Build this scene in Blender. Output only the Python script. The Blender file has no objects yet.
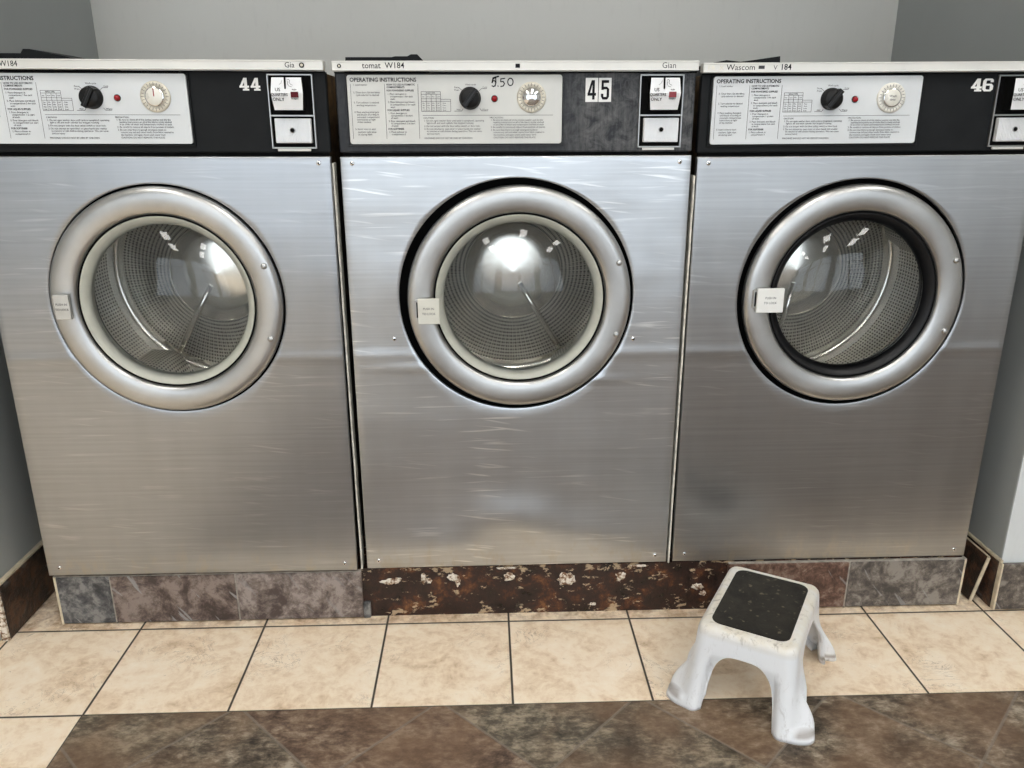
import bpy, bmesh, math, random
from mathutils import Vector, Matrix, noise
random.seed(7)
SC = bpy.context.scene
COL = SC.collection
PI = math.pi

# ------------------------------------------------------------------ camera
cam_d = bpy.data.cameras.new('camera')
cam = bpy.data.objects.new('camera', cam_d)
COL.objects.link(cam)
SC.camera = cam
cam_d.sensor_fit = 'HORIZONTAL'
cam_d.sensor_width = 36.0
cam_d.lens = 805.3 / 1024 * 36.0
cam_d.clip_start = 0.02
R_ = Vector((0.9994, -0.0347, -0.0020))
U_ = Vector((0.0126, 0.3095, 0.9508))
F_ = Vector((0.0323, 0.9503, -0.3098))
U_ = (U_ - F_ * U_.dot(F_)).normalized()
R_ = F_.cross(U_)
mt = Matrix((R_, U_, -F_)).transposed().to_4x4()
mt.translation = Vector((0.264, -1.5642, 1.0583))
cam.matrix_world = mt

# ------------------------------------------------------------------ world, light, exposure
SC.view_settings.view_transform = 'Standard'
SC.view_settings.look = 'None'
SC.view_settings.exposure = 0.0
SC.view_settings.gamma = 1.0
SC.view_settings.use_curve_mapping = False
W = bpy.data.worlds.new('daylight')
SC.world = W
W.use_nodes = True
bg = W.node_tree.nodes['Background']
bg.inputs[0].default_value = (0.84, 0.92, 1.0, 1)
bg.inputs[1].default_value = 2.9
ROOM_X0, ROOM_X1, ROOM_Y, ROOM_Z = -2.6, 3.4, -4.3, 2.75
WIN = [(-2.2, -0.55), (-0.35, 1.3), (1.5, 3.1)]
WIN_Z = (0.25, 2.35)
for k, (a, b) in enumerate(WIN):
    l = bpy.data.lights.new('window_portal', 'AREA')
    l.shape = 'RECTANGLE'
    l.size = b - a
    l.size_y = WIN_Z[1] - WIN_Z[0]
    l.cycles.is_portal = True
    o = bpy.data.objects.new('window_portal', l)
    COL.objects.link(o)
    o.location = ((a + b) / 2, ROOM_Y - 0.02, sum(WIN_Z) / 2)
    o.rotation_euler = (PI / 2, 0, PI)      # shines toward +Y
LAMP_STRENGTH = 14.5

# ------------------------------------------------------------------ node helpers
def mat(name):
    m = bpy.data.materials.new(name)
    m.use_nodes = True
    return m

class NT:
    def __init__(s, m):
        s.m = m
        s.t = m.node_tree
        s.b = s.t.nodes['Principled BSDF']
        s.co = s.t.nodes.new('ShaderNodeTexCoord')
    def put(s, sock, v):
        if isinstance(v, (int, float)):
            sock.default_value = v
        elif isinstance(v, tuple):
            sock.default_value = v if len(v) == len(sock.default_value) else (*v, 1)[:len(sock.default_value)]
        else:
            s.t.links.new(v, sock)
    def math(s, op, a, b=0.0, c=0.0, clamp=False):
        n = s.t.nodes.new('ShaderNodeMath')
        n.operation = op
        n.use_clamp = clamp
        s.put(n.inputs[0], a)
        s.put(n.inputs[1], b)
        s.put(n.inputs[2], c)
        return n.outputs[0]
    def mapv(s, v, sc=(1, 1, 1), loc=(0, 0, 0), rot=(0, 0, 0)):
        n = s.t.nodes.new('ShaderNodeMapping')
        s.put(n.inputs[0], v)
        n.inputs['Scale'].default_value = sc
        n.inputs['Location'].default_value = loc
        n.inputs['Rotation'].default_value = rot
        return n.outputs[0]
    def noise(s, v, scale, detail=4, rough=0.55, dist=0.0):
        n = s.t.nodes.new('ShaderNodeTexNoise')
        s.put(n.inputs['Vector'], v)
        n.inputs['Scale'].default_value = scale
        n.inputs['Detail'].default_value = detail
        n.inputs['Roughness'].default_value = rough
        n.inputs['Distortion'].default_value = dist
        return n.outputs[0]
    def voro(s, v, scale, feature='F1', out=0):
        n = s.t.nodes.new('ShaderNodeTexVoronoi')
        n.feature = feature
        s.put(n.inputs['Vector'], v)
        n.inputs['Scale'].default_value = scale
        return n.outputs[out]
    def ramp(s, v, stops, interp='LINEAR'):
        n = s.t.nodes.new('ShaderNodeValToRGB')
        n.color_ramp.interpolation = interp
        e = n.color_ramp.elements
        while len(e) < len(stops):
            e.new(0.5)
        for k, (p, c) in enumerate(stops):
            e[k].position = p
            e[k].color = (c, c, c, 1) if isinstance(c, (int, float)) else (*c, 1)
        s.put(n.inputs[0], v)
        return n.outputs[0]
    def mix(s, f, a, b, mode='MIX'):
        n = s.t.nodes.new('ShaderNodeMix')
        n.data_type = 'RGBA'
        n.blend_type = mode
        s.put(n.inputs[0], f)
        s.put(n.inputs[6], a)
        s.put(n.inputs[7], b)
        return n.outputs[2]
    def mapr(s, v, a, b, c, d):
        n = s.t.nodes.new('ShaderNodeMapRange')
        s.put(n.inputs[0], v)
        for k, x in enumerate((a, b, c, d)):
            s.put(n.inputs[k + 1], x)
        return n.outputs[0]
    def sep(s, v):
        n = s.t.nodes.new('ShaderNodeSeparateXYZ')
        s.put(n.inputs[0], v)
        return n.outputs
    def comb(s, x, y, z):
        n = s.t.nodes.new('ShaderNodeCombineXYZ')
        s.put(n.inputs[0], x); s.put(n.inputs[1], y); s.put(n.inputs[2], z)
        return n.outputs[0]
    def bump(s, h, strength=0.3, dist=0.01, prev=None):
        n = s.t.nodes.new('ShaderNodeBump')
        n.inputs['Strength'].default_value = strength
        n.inputs['Distance'].default_value = dist
        s.put(n.inputs['Height'], h)
        if prev is not None:
            s.put(n.inputs['Normal'], prev)
        return n.outputs[0]
    def set(s, **k):
        for a, v in k.items():
            s.put(s.b.inputs[a.replace('_', ' ')], v)

def simple(name, col, rough=0.5, metal=0.0, var=0.08, scale=30, bump=0.0, coat=0.0, spec=0.5):
    m = mat(name)
    n = NT(m)
    P = n.co.outputs['Object']
    f = n.noise(P, scale, 5)
    d = tuple(c * (1 - var) for c in col)
    h = tuple(min(1, c * (1 + var)) for c in col)
    n.set(Base_Color=n.ramp(f, [(0.3, d), (0.7, h)]), Metallic=metal, Roughness=n.mapr(f, 0.3, 0.7, rough * 0.85, min(1, rough * 1.15)))
    if bump:
        n.set(Normal=n.bump(n.noise(P, scale * 6, 3), bump, 0.002))
    n.b.inputs['Specular IOR Level'].default_value = spec
    if coat:
        n.b.inputs['Coat Weight'].default_value = coat
    return m

# ------------------------------------------------------------------ materials
def steel_panel(name, seed, scratch, dent, rough, tint=(0.60, 0.605, 0.61), dents=(), fold=0.0007, tilt=0.028):
    m = mat(name)
    n = NT(m)
    P = n.mapv(n.co.outputs['Object'], loc=(seed * 3.1, 0, seed * 1.7))
    brush = n.noise(n.mapv(P, (1.0, 1, 60)), 3.0, 1, 0.5)
    blot = n.noise(P, 3.5, 4, 0.55)
    vert = n.noise(n.mapv(P, (5, 1, 0.9)), 3.0, 2)
    scr = n.noise(n.mapv(n.mapv(P, rot=(0, 0.02, 0)), (2.0, 1, 46)), 3.0, 1, 0.5)
    scr2 = n.noise(n.mapv(n.mapv(P, rot=(0, -0.12, 0)), (2.4, 1, 40)), 3.0, 1, 0.5)
    smask = n.math('MAXIMUM', n.ramp(scr, [(0.62, 0.0), (0.72, 1.0)]), n.ramp(scr2, [(0.64, 0.0), (0.73, 1.0)]))
    smask = n.math('MULTIPLY', smask, n.mapr(n.noise(P, 5, 3), 0.4, 0.65, 0, scratch))
    base = n.ramp(n.math('ADD', n.math('MULTIPLY', brush, 0.4), n.math('MULTIPLY', n.math('ADD', blot, vert), 0.3)),
                  [(0.35, tuple(c * 0.86 for c in tint)), (0.65, tuple(c * 1.06 for c in tint))])
    z = n.sep(n.co.outputs['Object'])[2]
    # grime film near the lower edge
    low = n.math('MULTIPLY', n.mapr(z, 0.13, 0.22, 1, 0), n.ramp(n.noise(n.mapv(P, (14, 1, 8)), 2, 5, 0.7), [(0.5, 0.0), (0.62, 0.5)]))
    base = n.mix(low, base, (0.5, 0.46, 0.38))
    base = n.mix(smask, base, (0.95, 0.95, 0.94))
    r = n.mapr(n.math('ADD', n.math('MULTIPLY', blot, 0.6), n.math('MULTIPLY', vert, 0.4)), 0.35, 0.65, rough * 0.93, rough * 1.12)
    big = n.noise(n.mapv(P, (1, 1, 1.6)), 3.2, 2, 0.4)
    hgt = n.math('MULTIPLY', big, dent)
    # the sheet folds in slightly below the door
    below = n.math('MAXIMUM', n.math('SUBTRACT', 0.612, z), 0.0)
    ridge = n.math('EXPONENT', n.math('MULTIPLY', n.math('POWER', n.math('ABSOLUTE', n.math('DIVIDE', n.math('SUBTRACT', z, 0.610), 0.013)), 2.0), -1.0))
    hgt = n.math('ADD', hgt, n.math('ADD', n.math('MULTIPLY', below, -tilt), n.math('MULTIPLY', ridge, fold)))
    xx = n.sep(n.co.outputs['Object'])[0]
    for x0, z0, sx, sz, amp in dents:       # shallow dents beaten into the sheet
        ex = n.math('POWER', n.math('DIVIDE', n.math('SUBTRACT', xx, x0), sx), 2.0)
        ez = n.math('POWER', n.math('ABSOLUTE', n.math('DIVIDE', n.math('SUBTRACT', z, z0), sz)), 2.0)
        hgt = n.math('ADD', hgt, n.math('MULTIPLY', n.math('EXPONENT', n.math('MULTIPLY', n.math('ADD', ex, ez), -1.0)), amp))
    b1 = n.bump(hgt, 1.0, 1.0)
    b2 = n.bump(brush, 0.06, 0.0012, b1)
    b3 = b2
    t = n.t.nodes.new('ShaderNodeTangent')
    t.direction_type = 'RADIAL'
    t.axis = 'Z'
    n.set(Base_Color=base, Metallic=0.93, Roughness=r, Anisotropic=0.55, Tangent=t.outputs[0], Normal=b3)
    return m

M = {}
M['panel0'] = steel_panel('brushed_steel_dull', 1, 0.25, 0.0030, 0.34, (0.44, 0.455, 0.475))
M['panel1'] = steel_panel('brushed_steel_scratched', 6, 1.0, 0.006, 0.36, (0.56, 0.58, 0.60), ((-.01, .245, .10, .050, .0085), (.10, .20, .12, .05, .005), (-.16, .18, .09, .05, .005), (0.14, .555, .07, .010, .0012), (-.2, .585, .10, .012, .0012)), 0.0009, 0.006)
M['panel2'] = steel_panel('brushed_steel_clean', 11, 0.2, 0.0028, 0.33, (0.40, 0.405, 0.41))

def steel(name, col, rough, scr=0.3):
    m = mat(name)
    n = NT(m)
    P = n.co.outputs['Object']
    f = n.noise(P, 14, 5)
    g = n.noise(n.mapv(P, (1, 1, 1), rot=(0.3, 0.5, 0.2)), 130, 3)
    n.set(Base_Color=n.ramp(f, [(0.3, tuple(c * 0.88 for c in col)), (0.7, tuple(min(1, c * 1.06) for c in col))]),
          Metallic=0.95, Roughness=n.mapr(f, 0.3, 0.7, rough * 0.9, rough * 1.12), Normal=n.bump(g, 0.05 * scr, 0.001))
    return m
M['ring'] = steel('satin_steel_ring', (0.52, 0.52, 0.51), 0.33)
M['chrome'] = steel('chrome', (0.82, 0.82, 0.82), 0.10, 0.1)
M['alum'] = simple('satin_aluminium', (0.72, 0.71, 0.67), 0.45, 0.25, 0.06, 14)
M['frame_steel'] = steel('dull_bright_metal', (0.42, 0.42, 0.41), 0.3, 0.1)
M['black'] = simple('black_enamel', (0.010, 0.011, 0.012), 0.55, 0, 0.25, 20, spec=.15)
M['void'] = simple('black_recess', (0.004, 0.004, 0.004), 0.8, spec=.1)
M['rubber'] = simple('black_rubber', (0.009, 0.009, 0.010), 0.4, 0, 0.2, spec=.3)
M['cream'] = simple('cream_gasket', (0.50, 0.50, 0.43), 0.45, 0, 0.1, 25)
M['tag'] = simple('white_latch_plastic', (0.80, 0.80, 0.77), 0.4, 0, 0.04)
M['tagcream'] = simple('cream_latch_plastic', (0.66, 0.65, 0.58), 0.4, 0, 0.06)
M['taggrey'] = simple('worn_metal_latch', (0.62, 0.62, 0.6), 0.35, 0.6, 0.1)
M['ink'] = simple('black_ink', (0.012, 0.012, 0.015), 0.7, spec=.1)
M['greyink'] = simple('faded_ink', (0.07, 0.07, 0.075), 0.7, spec=.1)
M['white'] = simple('white_sticker', (0.84, 0.84, 0.82), 0.5, 0, 0.03)
M['plate'] = simple('pale_grey_plate', (0.66, 0.685, 0.70), 0.42, 0, 0.04, 12)
M['plate1'] = simple('worn_grey_plate', (0.62, 0.625, 0.60), 0.42, 0, 0.07, 9)
M['knob'] = simple('black_knob', (0.008, 0.008, 0.008), 0.4, 0, 0.2, spec=.25)
M['coinface'] = simple('white_coin_face', (0.80, 0.81, 0.82), 0.35, 0.1, 0.05)
M['dial'] = simple('aged_dial', (0.66, 0.62, 0.52), 0.4, 0.2, 0.22, 60)
M['dialwhite'] = simple('white_dial', (0.76, 0.74, 0.67), 0.3, 0.1, 0.08, 40)
M['grout'] = simple('grey_brown_grout', (0.33, 0.30, 0.26), 0.8, 0, 0.4, 60)
M['redwin'] = simple('dark_red_window', (0.09, 0.003, 0.006), 0.4, spec=.2)
M['redfade'] = simple('faded_red_window', (0.26, 0.05, 0.06), 0.4, spec=.2)
M['seal'] = simple('dirty_white_strip', (0.66, 0.63, 0.55), 0.5, 0, 0.3, 60)
M['cream_edge'] = simple('cream_tile_edge', (0.60, 0.52, 0.38), 0.75, 0, 0.25, 40)
def plaster():
    m = mat('old_tile_adhesive')
    n = NT(m)
    P = n.co.outputs['Object']
    f = n.noise(P, 95, 4, 0.7)
    n.set(Base_Color=n.ramp(f, [(0.40, (0.16, 0.08, 0.04)), (0.47, (0.50, 0.40, 0.30)), (0.54, (0.78, 0.72, 0.63))]), Roughness=0.85, Normal=n.bump(f, 0.8, 0.003))
    return m
M['plaster'] = plaster()
M['frame'] = simple('window_frame_paint', (0.3, 0.3, 0.3), 0.4)
M['ceil'] = simple('ceiling_paint', (0.75, 0.75, 0.73), 0.9, 0, 0.03, 6)
M['farwall'] = simple('front_wall_paint', (0.45, 0.45, 0.43), 0.8, 0, 0.05, 4)

def lamp_mat(name, col, st):
    m = mat(name)
    n = NT(m)
    n.set(Base_Color=(0.8, 0.8, 0.8), Emission_Color=col, Emission_Strength=st)
    return m
M['lamp'] = lamp_mat('lamp_diffuser', (1.0, 0.97, 0.92), LAMP_STRENGTH)

def led_mat():
    m = mat('red_lens')
    n = NT(m)
    n.set(Base_Color=(0.30, 0.004, 0.01), Roughness=0.12)
    n.b.inputs['Specular IOR Level'].default_value = 0.4
    return m
M['led'] = led_mat()

def worn_black():
    m = mat('worn_black_enamel')
    n = NT(m)
    P = n.co.outputs['Object']
    a = n.noise(n.mapv(P, (1, 1, 1)), 34, 8, 0.72, 0.6)
    b = n.noise(n.mapv(P, (120, 1, 12), rot=(0, 0.5, 0)), 1.2, 5, 0.7)
    x = n.sep(P)[0]
    w = n.mapr(x, 0.07, 0.13, 0.15, 1.0)
    f = n.math('MULTIPLY', n.math('ADD', n.math('MULTIPLY', a, 0.65), n.math('MULTIPLY', b, 0.35)), 1.0)
    f = n.math('MULTIPLY', n.ramp(f, [(0.42, 0.0), (0.62, 1.0)]), w)
    n.set(Base_Color=n.mix(f, (0.012, 0.013, 0.016), (0.13, 0.13, 0.13)), Roughness=n.mapr(f, 0, 1, 0.35, 0.5), Specular_IOR_Level=0.3, Normal=n.bump(f, 0.2, 0.001))
    return m
M['wornblack'] = worn_black()

def rusty_side():
    m = mat('rusty_cabinet_side')
    n = NT(m)
    P = n.co.outputs['Object']
    f = n.noise(P, 26, 6, 0.7)
    z = n.sep(P)[2]
    top = n.mapr(z, 0.95, 1.02, 0, 1)
    c = n.ramp(f, [(0.35, (0.012, 0.010, 0.008)), (0.55, (0.06, 0.035, 0.015)), (0.72, (0.17, 0.11, 0.055))])
    c2 = n.ramp(f, [(0.35, (0.05, 0.03, 0.012)), (0.6, (0.20, 0.12, 0.045)), (0.75, (0.35, 0.3, 0.2))])
    n.set(Base_Color=n.mix(top, c, c2), Roughness=0.7)
    return m
M['rustside'] = rusty_side()

def paint(name, col, col2):
    m = mat(name)
    n = NT(m)
    P = n.co.outputs['Object']
    a = n.noise(P, 1.6, 4)
    sc = n.noise(n.mapv(P, (8, 8, 2)), 6, 6, 0.75)
    spots = n.ramp(n.noise(n.mapv(P, (10, 10, 4)), 7, 3, 0.6), [(0.765, 0.0), (0.80, 1.0)])
    c = n.ramp(a, [(0.35, col), (0.65, col2)])
    c = n.mix(n.math('MULTIPLY', n.ramp(sc, [(0.55, 0.0), (0.75, 1.0)]), 0.12), c, (0.3, 0.3, 0.28))
    c = n.mix(n.math('MULTIPLY', spots, 0.5), c, (0.78, 0.78, 0.76))
    n.set(Base_Color=c, Roughness=0.55, Normal=n.bump(n.noise(P, 220, 2), 0.08, 0.001))
    return m
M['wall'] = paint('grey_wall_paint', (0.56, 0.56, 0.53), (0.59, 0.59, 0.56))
M['wall_side'] = paint('grey_wall_paint_shaded', (0.33, 0.35, 0.345), (0.37, 0.39, 0.385))  # pier sides: shade from grazing light painted in as a darker grey
M['wall_front'] = paint('grey_wall_paint_lit', (0.62, 0.65, 0.66), (0.66, 0.69, 0.70))  # pier fronts: brighter front light painted in as a paler grey

def slate(name, cols, vein=0.5, seed=0.0, rough=0.42):
    m = mat(name)
    n = NT(m)
    P = n.mapv(n.co.outputs['Object'], loc=(seed, seed * 0.7, seed * 1.3))
    a = n.noise(P, 14, 8, 0.72, 0.6)
    b = n.noise(n.mapv(P, rot=(0.4, 0.8, 0.5)), 42, 4, 0.75, 0.3)
    f = n.math('ADD', n.math('MULTIPLY', a, 0.6), n.math('MULTIPLY', b, 0.4))
    c = n.ramp(f, [(0.43 + 0.14 * k / (len(cols) - 1), x) for k, x in enumerate(cols)])
    sl = n.noise(n.mapv(n.mapv(P, rot=(0.0, -0.95, 0.0)), (1.0, 1.0, 7.5)), 9.0, 3, 0.5, 0.5)
    vm = n.ramp(sl, [(0.635, 0.0), (0.665, 1.0)])
    c = n.mix(n.math('MULTIPLY', vm, vein), c, (0.30, 0.30, 0.30))
    n.set(Base_Color=c, Roughness=n.mapr(b, 0.3, 0.7, rough * 0.75, rough * 1.3), Normal=n.bump(f, 0.7, 0.008))
    return m
M['slate_grey'] = slate('slate_blue_grey', [(0.03, 0.032, 0.035), (0.095, 0.095, 0.098), (0.23, 0.225, 0.215)], 0.8, 2.0)
M['slate_brown'] = slate('slate_red_brown', [(0.05, 0.034, 0.03), (0.13, 0.095, 0.082), (0.25, 0.20, 0.175)], 0.8, 5.0)
M['slate_mix'] = slate('slate_mauve', [(0.07, 0.05, 0.045), (0.17, 0.135, 0.12), (0.32, 0.27, 0.245)], 0.3, 9.0)
M['slate_rust'] = slate('slate_rust_brown', [(0.055, 0.025, 0.018), (0.14, 0.075, 0.052), (0.27, 0.20, 0.16)], 0.5, 13.0)
M['slate_right'] = slate('slate_grey_brown', [(0.05, 0.045, 0.04), (0.125, 0.105, 0.092), (0.26, 0.235, 0.205)], 0.6, 17.0)
M['slate_dark'] = slate('slate_dark_brown', [(0.012, 0.009, 0.008), (0.035, 0.02, 0.015), (0.10, 0.05, 0.03)], 0.25, 21.0)

def rust():
    m = mat('rusty_bare_plinth')
    n = NT(m)
    P = n.co.outputs['Object']
    a = n.noise(P, 22, 6, 0.72, 0.2)
    b = n.noise(n.mapv(P, (1, 1, 1.8)), 34, 5, 0.7, 0.2)
    c = n.ramp(a, [(0.36, (0.008, 0.004, 0.003)), (0.52, (0.030, 0.011, 0.007)), (0.60, (0.085, 0.028, 0.010)), (0.70, (0.24, 0.11, 0.04))])
    z = n.sep(P)[2]
    edge = n.math('MAXIMUM', n.mapr(z, 0.085, 0.118, 0, 0.07), n.mapr(z, 0.0, 0.03, 0.05, 0.0))
    w = n.ramp(n.math('ADD', b, edge), [(0.60, 0.0), (0.64, 0.8)])
    c = n.mix(w, c, (0.55, 0.42, 0.27))
    n.set(Base_Color=c, Roughness=n.mapr(a, 0.35, 0.7, 0.25, 0.7), Normal=n.bump(n.math('ADD', a, n.math('MULTIPLY', w, 0.4)), 0.6, 0.006))
    return m
M['rust'] = rust()

T_ = 0.2695
X0, Y1 = -0.5005, -0.023
def floor_mat():
    m = mat('beige_and_slate_tile_floor')
    n = NT(m)
    P = n.co.outputs['Object']
    x, y, z = n.sep(P)[:3]
    def cell(v, off, t, half):
        u = n.math('DIVIDE', n.math('SUBTRACT', v, off), t)
        idx = n.math('FLOOR', n.math('ADD', u, 0.5))
        d = n.math('MULTIPLY', n.math('ABSOLUTE', n.math('SUBTRACT', u, idx)), t)
        g = n.mapr(d, half * 0.7, half * 1.3, 1, 0)
        return n.math('FLOOR', u), g
    ix, gx = cell(x, X0, T_, 0.0022)
    iy, gy = cell(y, Y1, T_, 0.0022)
    gb = n.math('MAXIMUM', gx, gy)
    s = n.math('ADD', x, y)
    d = n.math('SUBTRACT', x, y)
    ia, ga = cell(s, -0.11, 0.3825, 0.0034)
    ib, gbb = cell(d, 0.445, 0.380, 0.0034)
    gd = n.math('MAXIMUM', ga, gbb)
    wn = n.t.nodes.new('ShaderNodeTexWhiteNoise')
    n.put(wn.inputs['Vector'], n.comb(ia, ib, 3.0))
    rnd = wn.outputs[0]
    wn2 = n.t.nodes.new('ShaderNodeTexWhiteNoise')
    n.put(wn2.inputs['Vector'], n.comb(ix, iy, 1.0))
    # beige travertine-look tile
    Pb = n.t.nodes.new('ShaderNodeVectorMath')
    Pb.operation = 'ADD'
    n.put(Pb.inputs[0], P)
    n.put(Pb.inputs[1], n.comb(n.math('MULTIPLY', wn2.outputs[0], 9.0), n.math('MULTIPLY', ix, 1.7), iy))
    Q = Pb.outputs[0]
    a = n.noise(Q, 11, 7, 0.66, 0.7)
    b = n.noise(Q, 45, 6, 0.7, 0.5)
    f = n.math('ADD', n.math('MULTIPLY', a, 0.6), n.math('MULTIPLY', b, 0.4))
    cb = n.ramp(f, [(0.34, (0.56, 0.40, 0.25)), (0.43, (0.76, 0.59, 0.415)), (0.52, (0.87, 0.725, 0.55)), (0.66, (0.92, 0.81, 0.66))])
    cr = n.noise(n.mapv(Q, (1, 1.3, 1)), 9, 6, 0.7, 2.2)
    crm = n.math('SUBTRACT', 1.0, n.math('MULTIPLY', n.math('ABSOLUTE', n.math('SUBTRACT', cr, 0.5)), 90, clamp=True), clamp=True)
    crm = n.math('MULTIPLY', crm, n.ramp(n.noise(Q, 6, 3), [(0.52, 0.0), (0.66, 0.8)]))
    cb = n.mix(crm, cb, (0.22, 0.13, 0.07))
    speck = n.ramp(n.noise(Q, 75, 3, 0.6), [(0.70, 0.0), (0.76, 0.55)])
    cb = n.mix(speck, cb, (0.30, 0.19, 0.11))
    # rust-coloured dirt along the plinth
    dirt = n.math('MULTIPLY', n.mapr(y, -0.04, 0.0, 0, 1), n.ramp(n.noise(P, 30, 5, 0.7), [(0.42, 0.0), (0.62, 0.7)]))
    cb = n.mix(dirt, cb, (0.28, 0.15, 0.07))
    cb = n.mix(gb, cb, (0.055, 0.045, 0.032))
    # dark slate tiles set diagonally
    Ps = n.t.nodes.new('ShaderNodeVectorMath')
    Ps.operation = 'ADD'
    n.put(Ps.inputs[0], P)
    n.put(Ps.inputs[1], n.comb(n.math('MULTIPLY', rnd, 11.0), ia, ib))
    S = Ps.outputs[0]
    c1 = n.noise(S, 13, 6, 0.68, 0.3)
    c2 = n.noise(n.mapv(S, (1, 2.0, 1), rot=(0, 0, 0.8)), 40, 5, 0.72, 0.2)
    g = n.math('ADD', n.math('MULTIPLY', c1, 0.55), n.math('MULTIPLY', c2, 0.45))
    ca = n.ramp(g, [(0.40, (0.030, 0.021, 0.014)), (0.48, (0.105, 0.080, 0.055)), (0.54, (0.22, 0.175, 0.125)), (0.61, (0.40, 0.34, 0.26))])
    cc = n.ramp(g, [(0.40, (0.030, 0.024, 0.016)), (0.50, (0.12, 0.097, 0.068)), (0.60, (0.34, 0.28, 0.20))])
    ce = n.ramp(g, [(0.40, (0.045, 0.026, 0.017)), (0.50, (0.155, 0.10, 0.066)), (0.60, (0.34, 0.26, 0.185))])
    cs = n.mix(n.ramp(rnd, [(0.0, 0.0), (0.42, 1.0)], 'CONSTANT'), ca, cc)
    cs = n.mix(n.ramp(rnd, [(0.0, 0.0), (0.72, 1.0)], 'CONSTANT'), cs, ce)
    cs = n.mix(n.math('MULTIPLY', n.ramp(n.noise(S, 4, 3), [(0.42, 0.0), (0.58, 1.0)]), 0.55), cs, (0.205, 0.122, 0.070))
    cs = n.mix(n.math('MULTIPLY', gd, 0.6), cs, (0.21, 0.175, 0.14))
    my = n.math('LESS_THAN', y, Y1 - T_)
    mx = n.math('GREATER_THAN', x, X0)
    msk = n.math('MULTIPLY', my, mx)
    col = n.mix(msk, cb, cs)
    h = n.math('SUBTRACT', n.math('MULTIPLY', n.math('ADD', f, g), 0.12), n.math('ADD', n.math('MULTIPLY', gb, n.math('SUBTRACT', 1.0, msk)), n.math('MULTIPLY', gd, n.math('MULTIPLY', msk, 0.5))))
    n.set(Base_Color=col, Specular_IOR_Level=0.35, Roughness=n.mapr(b, 0.3, 0.7, 0.42, 0.62), Normal=n.bump(h, 0.5, 0.004))
    return m
M['floor'] = floor_mat()

def drum_mat():
    m = mat('perforated_drum_steel')
    n = NT(m)
    uv = n.co.outputs['UV']
    u, v = n.sep(uv)[:2]
    K = 2 * PI / 0.0150
    s1 = n.math('SINE', n.math('MULTIPLY', n.math('ADD', u, v), K))
    s2 = n.math('SINE', n.math('MULTIPLY', n.math('SUBTRACT', u, v), K))
    f = n.math('MULTIPLY', s1, s2)
    hole = n.ramp(f, [(0.30, 0.0), (0.55, 1.0)])
    P = n.co.outputs['Object']
    a = n.noise(P, 12, 4)
    c = n.ramp(a, [(0.3, (0.80, 0.78, 0.72)), (0.7, (0.92, 0.90, 0.85))])
    n.set(Base_Color=n.mix(hole, c, (0.07, 0.07, 0.065)), Metallic=0.6, Roughness=0.30, Normal=n.bump(n.mapr(f, -1, 1, 0, 1), 0.6, 0.002))
    return m
M['drum'] = drum_mat()
M['drumplain'] = simple('smooth_drum_steel', (0.90, 0.88, 0.82), 0.20, 0.75, 0.06, 8)

def glass_mat():
    m = mat('door_glass')
    t = m.node_tree
    t.nodes.clear()
    out = t.nodes.new('ShaderNodeOutputMaterial')
    tr = t.nodes.new('ShaderNodeBsdfTransparent')
    tr.inputs[0].default_value = (0.985, 0.99, 0.985, 1)
    gl = t.nodes.new('ShaderNodeBsdfGlossy')
    gl.inputs['Roughness'].default_value = 0.02
    fr = t.nodes.new('ShaderNodeFresnel')
    fr.inputs[0].default_value = 1.5
    co = t.nodes.new('ShaderNodeTexCoord')
    no = t.nodes.new('ShaderNodeTexNoise')
    no.inputs['Scale'].default_value = 16
    t.links.new(co.outputs['Object'], no.inputs['Vector'])
    bp = t.nodes.new('ShaderNodeBump')
    bp.inputs['Strength'].default_value = 0.25
    bp.inputs['Distance'].default_value = 0.003
    t.links.new(no.outputs[0], bp.inputs['Height'])
    t.links.new(bp.outputs[0], gl.inputs['Normal'])
    mx = t.nodes.new('ShaderNodeMixShader')
    t.links.new(fr.outputs[0], mx.inputs[0])
    t.links.new(tr.outputs[0], mx.inputs[1])
    t.links.new(gl.outputs[0], mx.inputs[2])
    t.links.new(mx.outputs[0], out.inputs[0])
    return m
M['glass'] = glass_mat()

def stool_mat():
    m = mat('scuffed_white_plastic')
    n = NT(m)
    P = n.co.outputs['Object']
    z = n.sep(P)[2]
    a = n.noise(P, 22, 7, 0.72, 0.5)
    b = n.noise(n.mapv(P, (1, 1, 0.4)), 55, 6, 0.75, 0.8)
    top = n.mapr(z, 0.146, 0.166, 0, 1)
    c = n.mix(n.math('MULTIPLY', n.ramp(a, [(0.3, 0.35), (0.6, 1.0)]), n.math('MULTIPLY', top, 0.8)), (0.80, 0.815, 0.84), (0.70, 0.63, 0.50))
    d = n.math('MULTIPLY', n.ramp(b, [(0.55, 0.0), (0.68, 1.0)]), n.math('ADD', n.mapr(z, 0.0, 0.06, 0.5, 0.22), n.math('MULTIPLY', top, 0.45)))
    c = n.mix(d, c, (0.20, 0.16, 0.12))
    ax = n.math('ABSOLUTE', n.sep(P)[0])
    pk = n.math('MULTIPLY', n.math('MULTIPLY', n.mapr(z, 0.022, 0.015, 0, 1), n.mapr(z, 0.007, 0.012, 0, 1)), n.mapr(ax, 0.100, 0.112, 0, 0.6))
    c = n.mix(pk, c, (0.16, 0.11, 0.07))
    n.set(Base_Color=c, Roughness=0.38, Normal=n.bump(n.noise(P, 260, 2), 0.12, 0.0008))
    n.b.inputs['Subsurface Weight'].default_value = 0.05
    n.b.inputs['Subsurface Radius'].default_value = (0.01, 0.01, 0.01)
    return m
M['stool'] = stool_mat()
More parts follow.
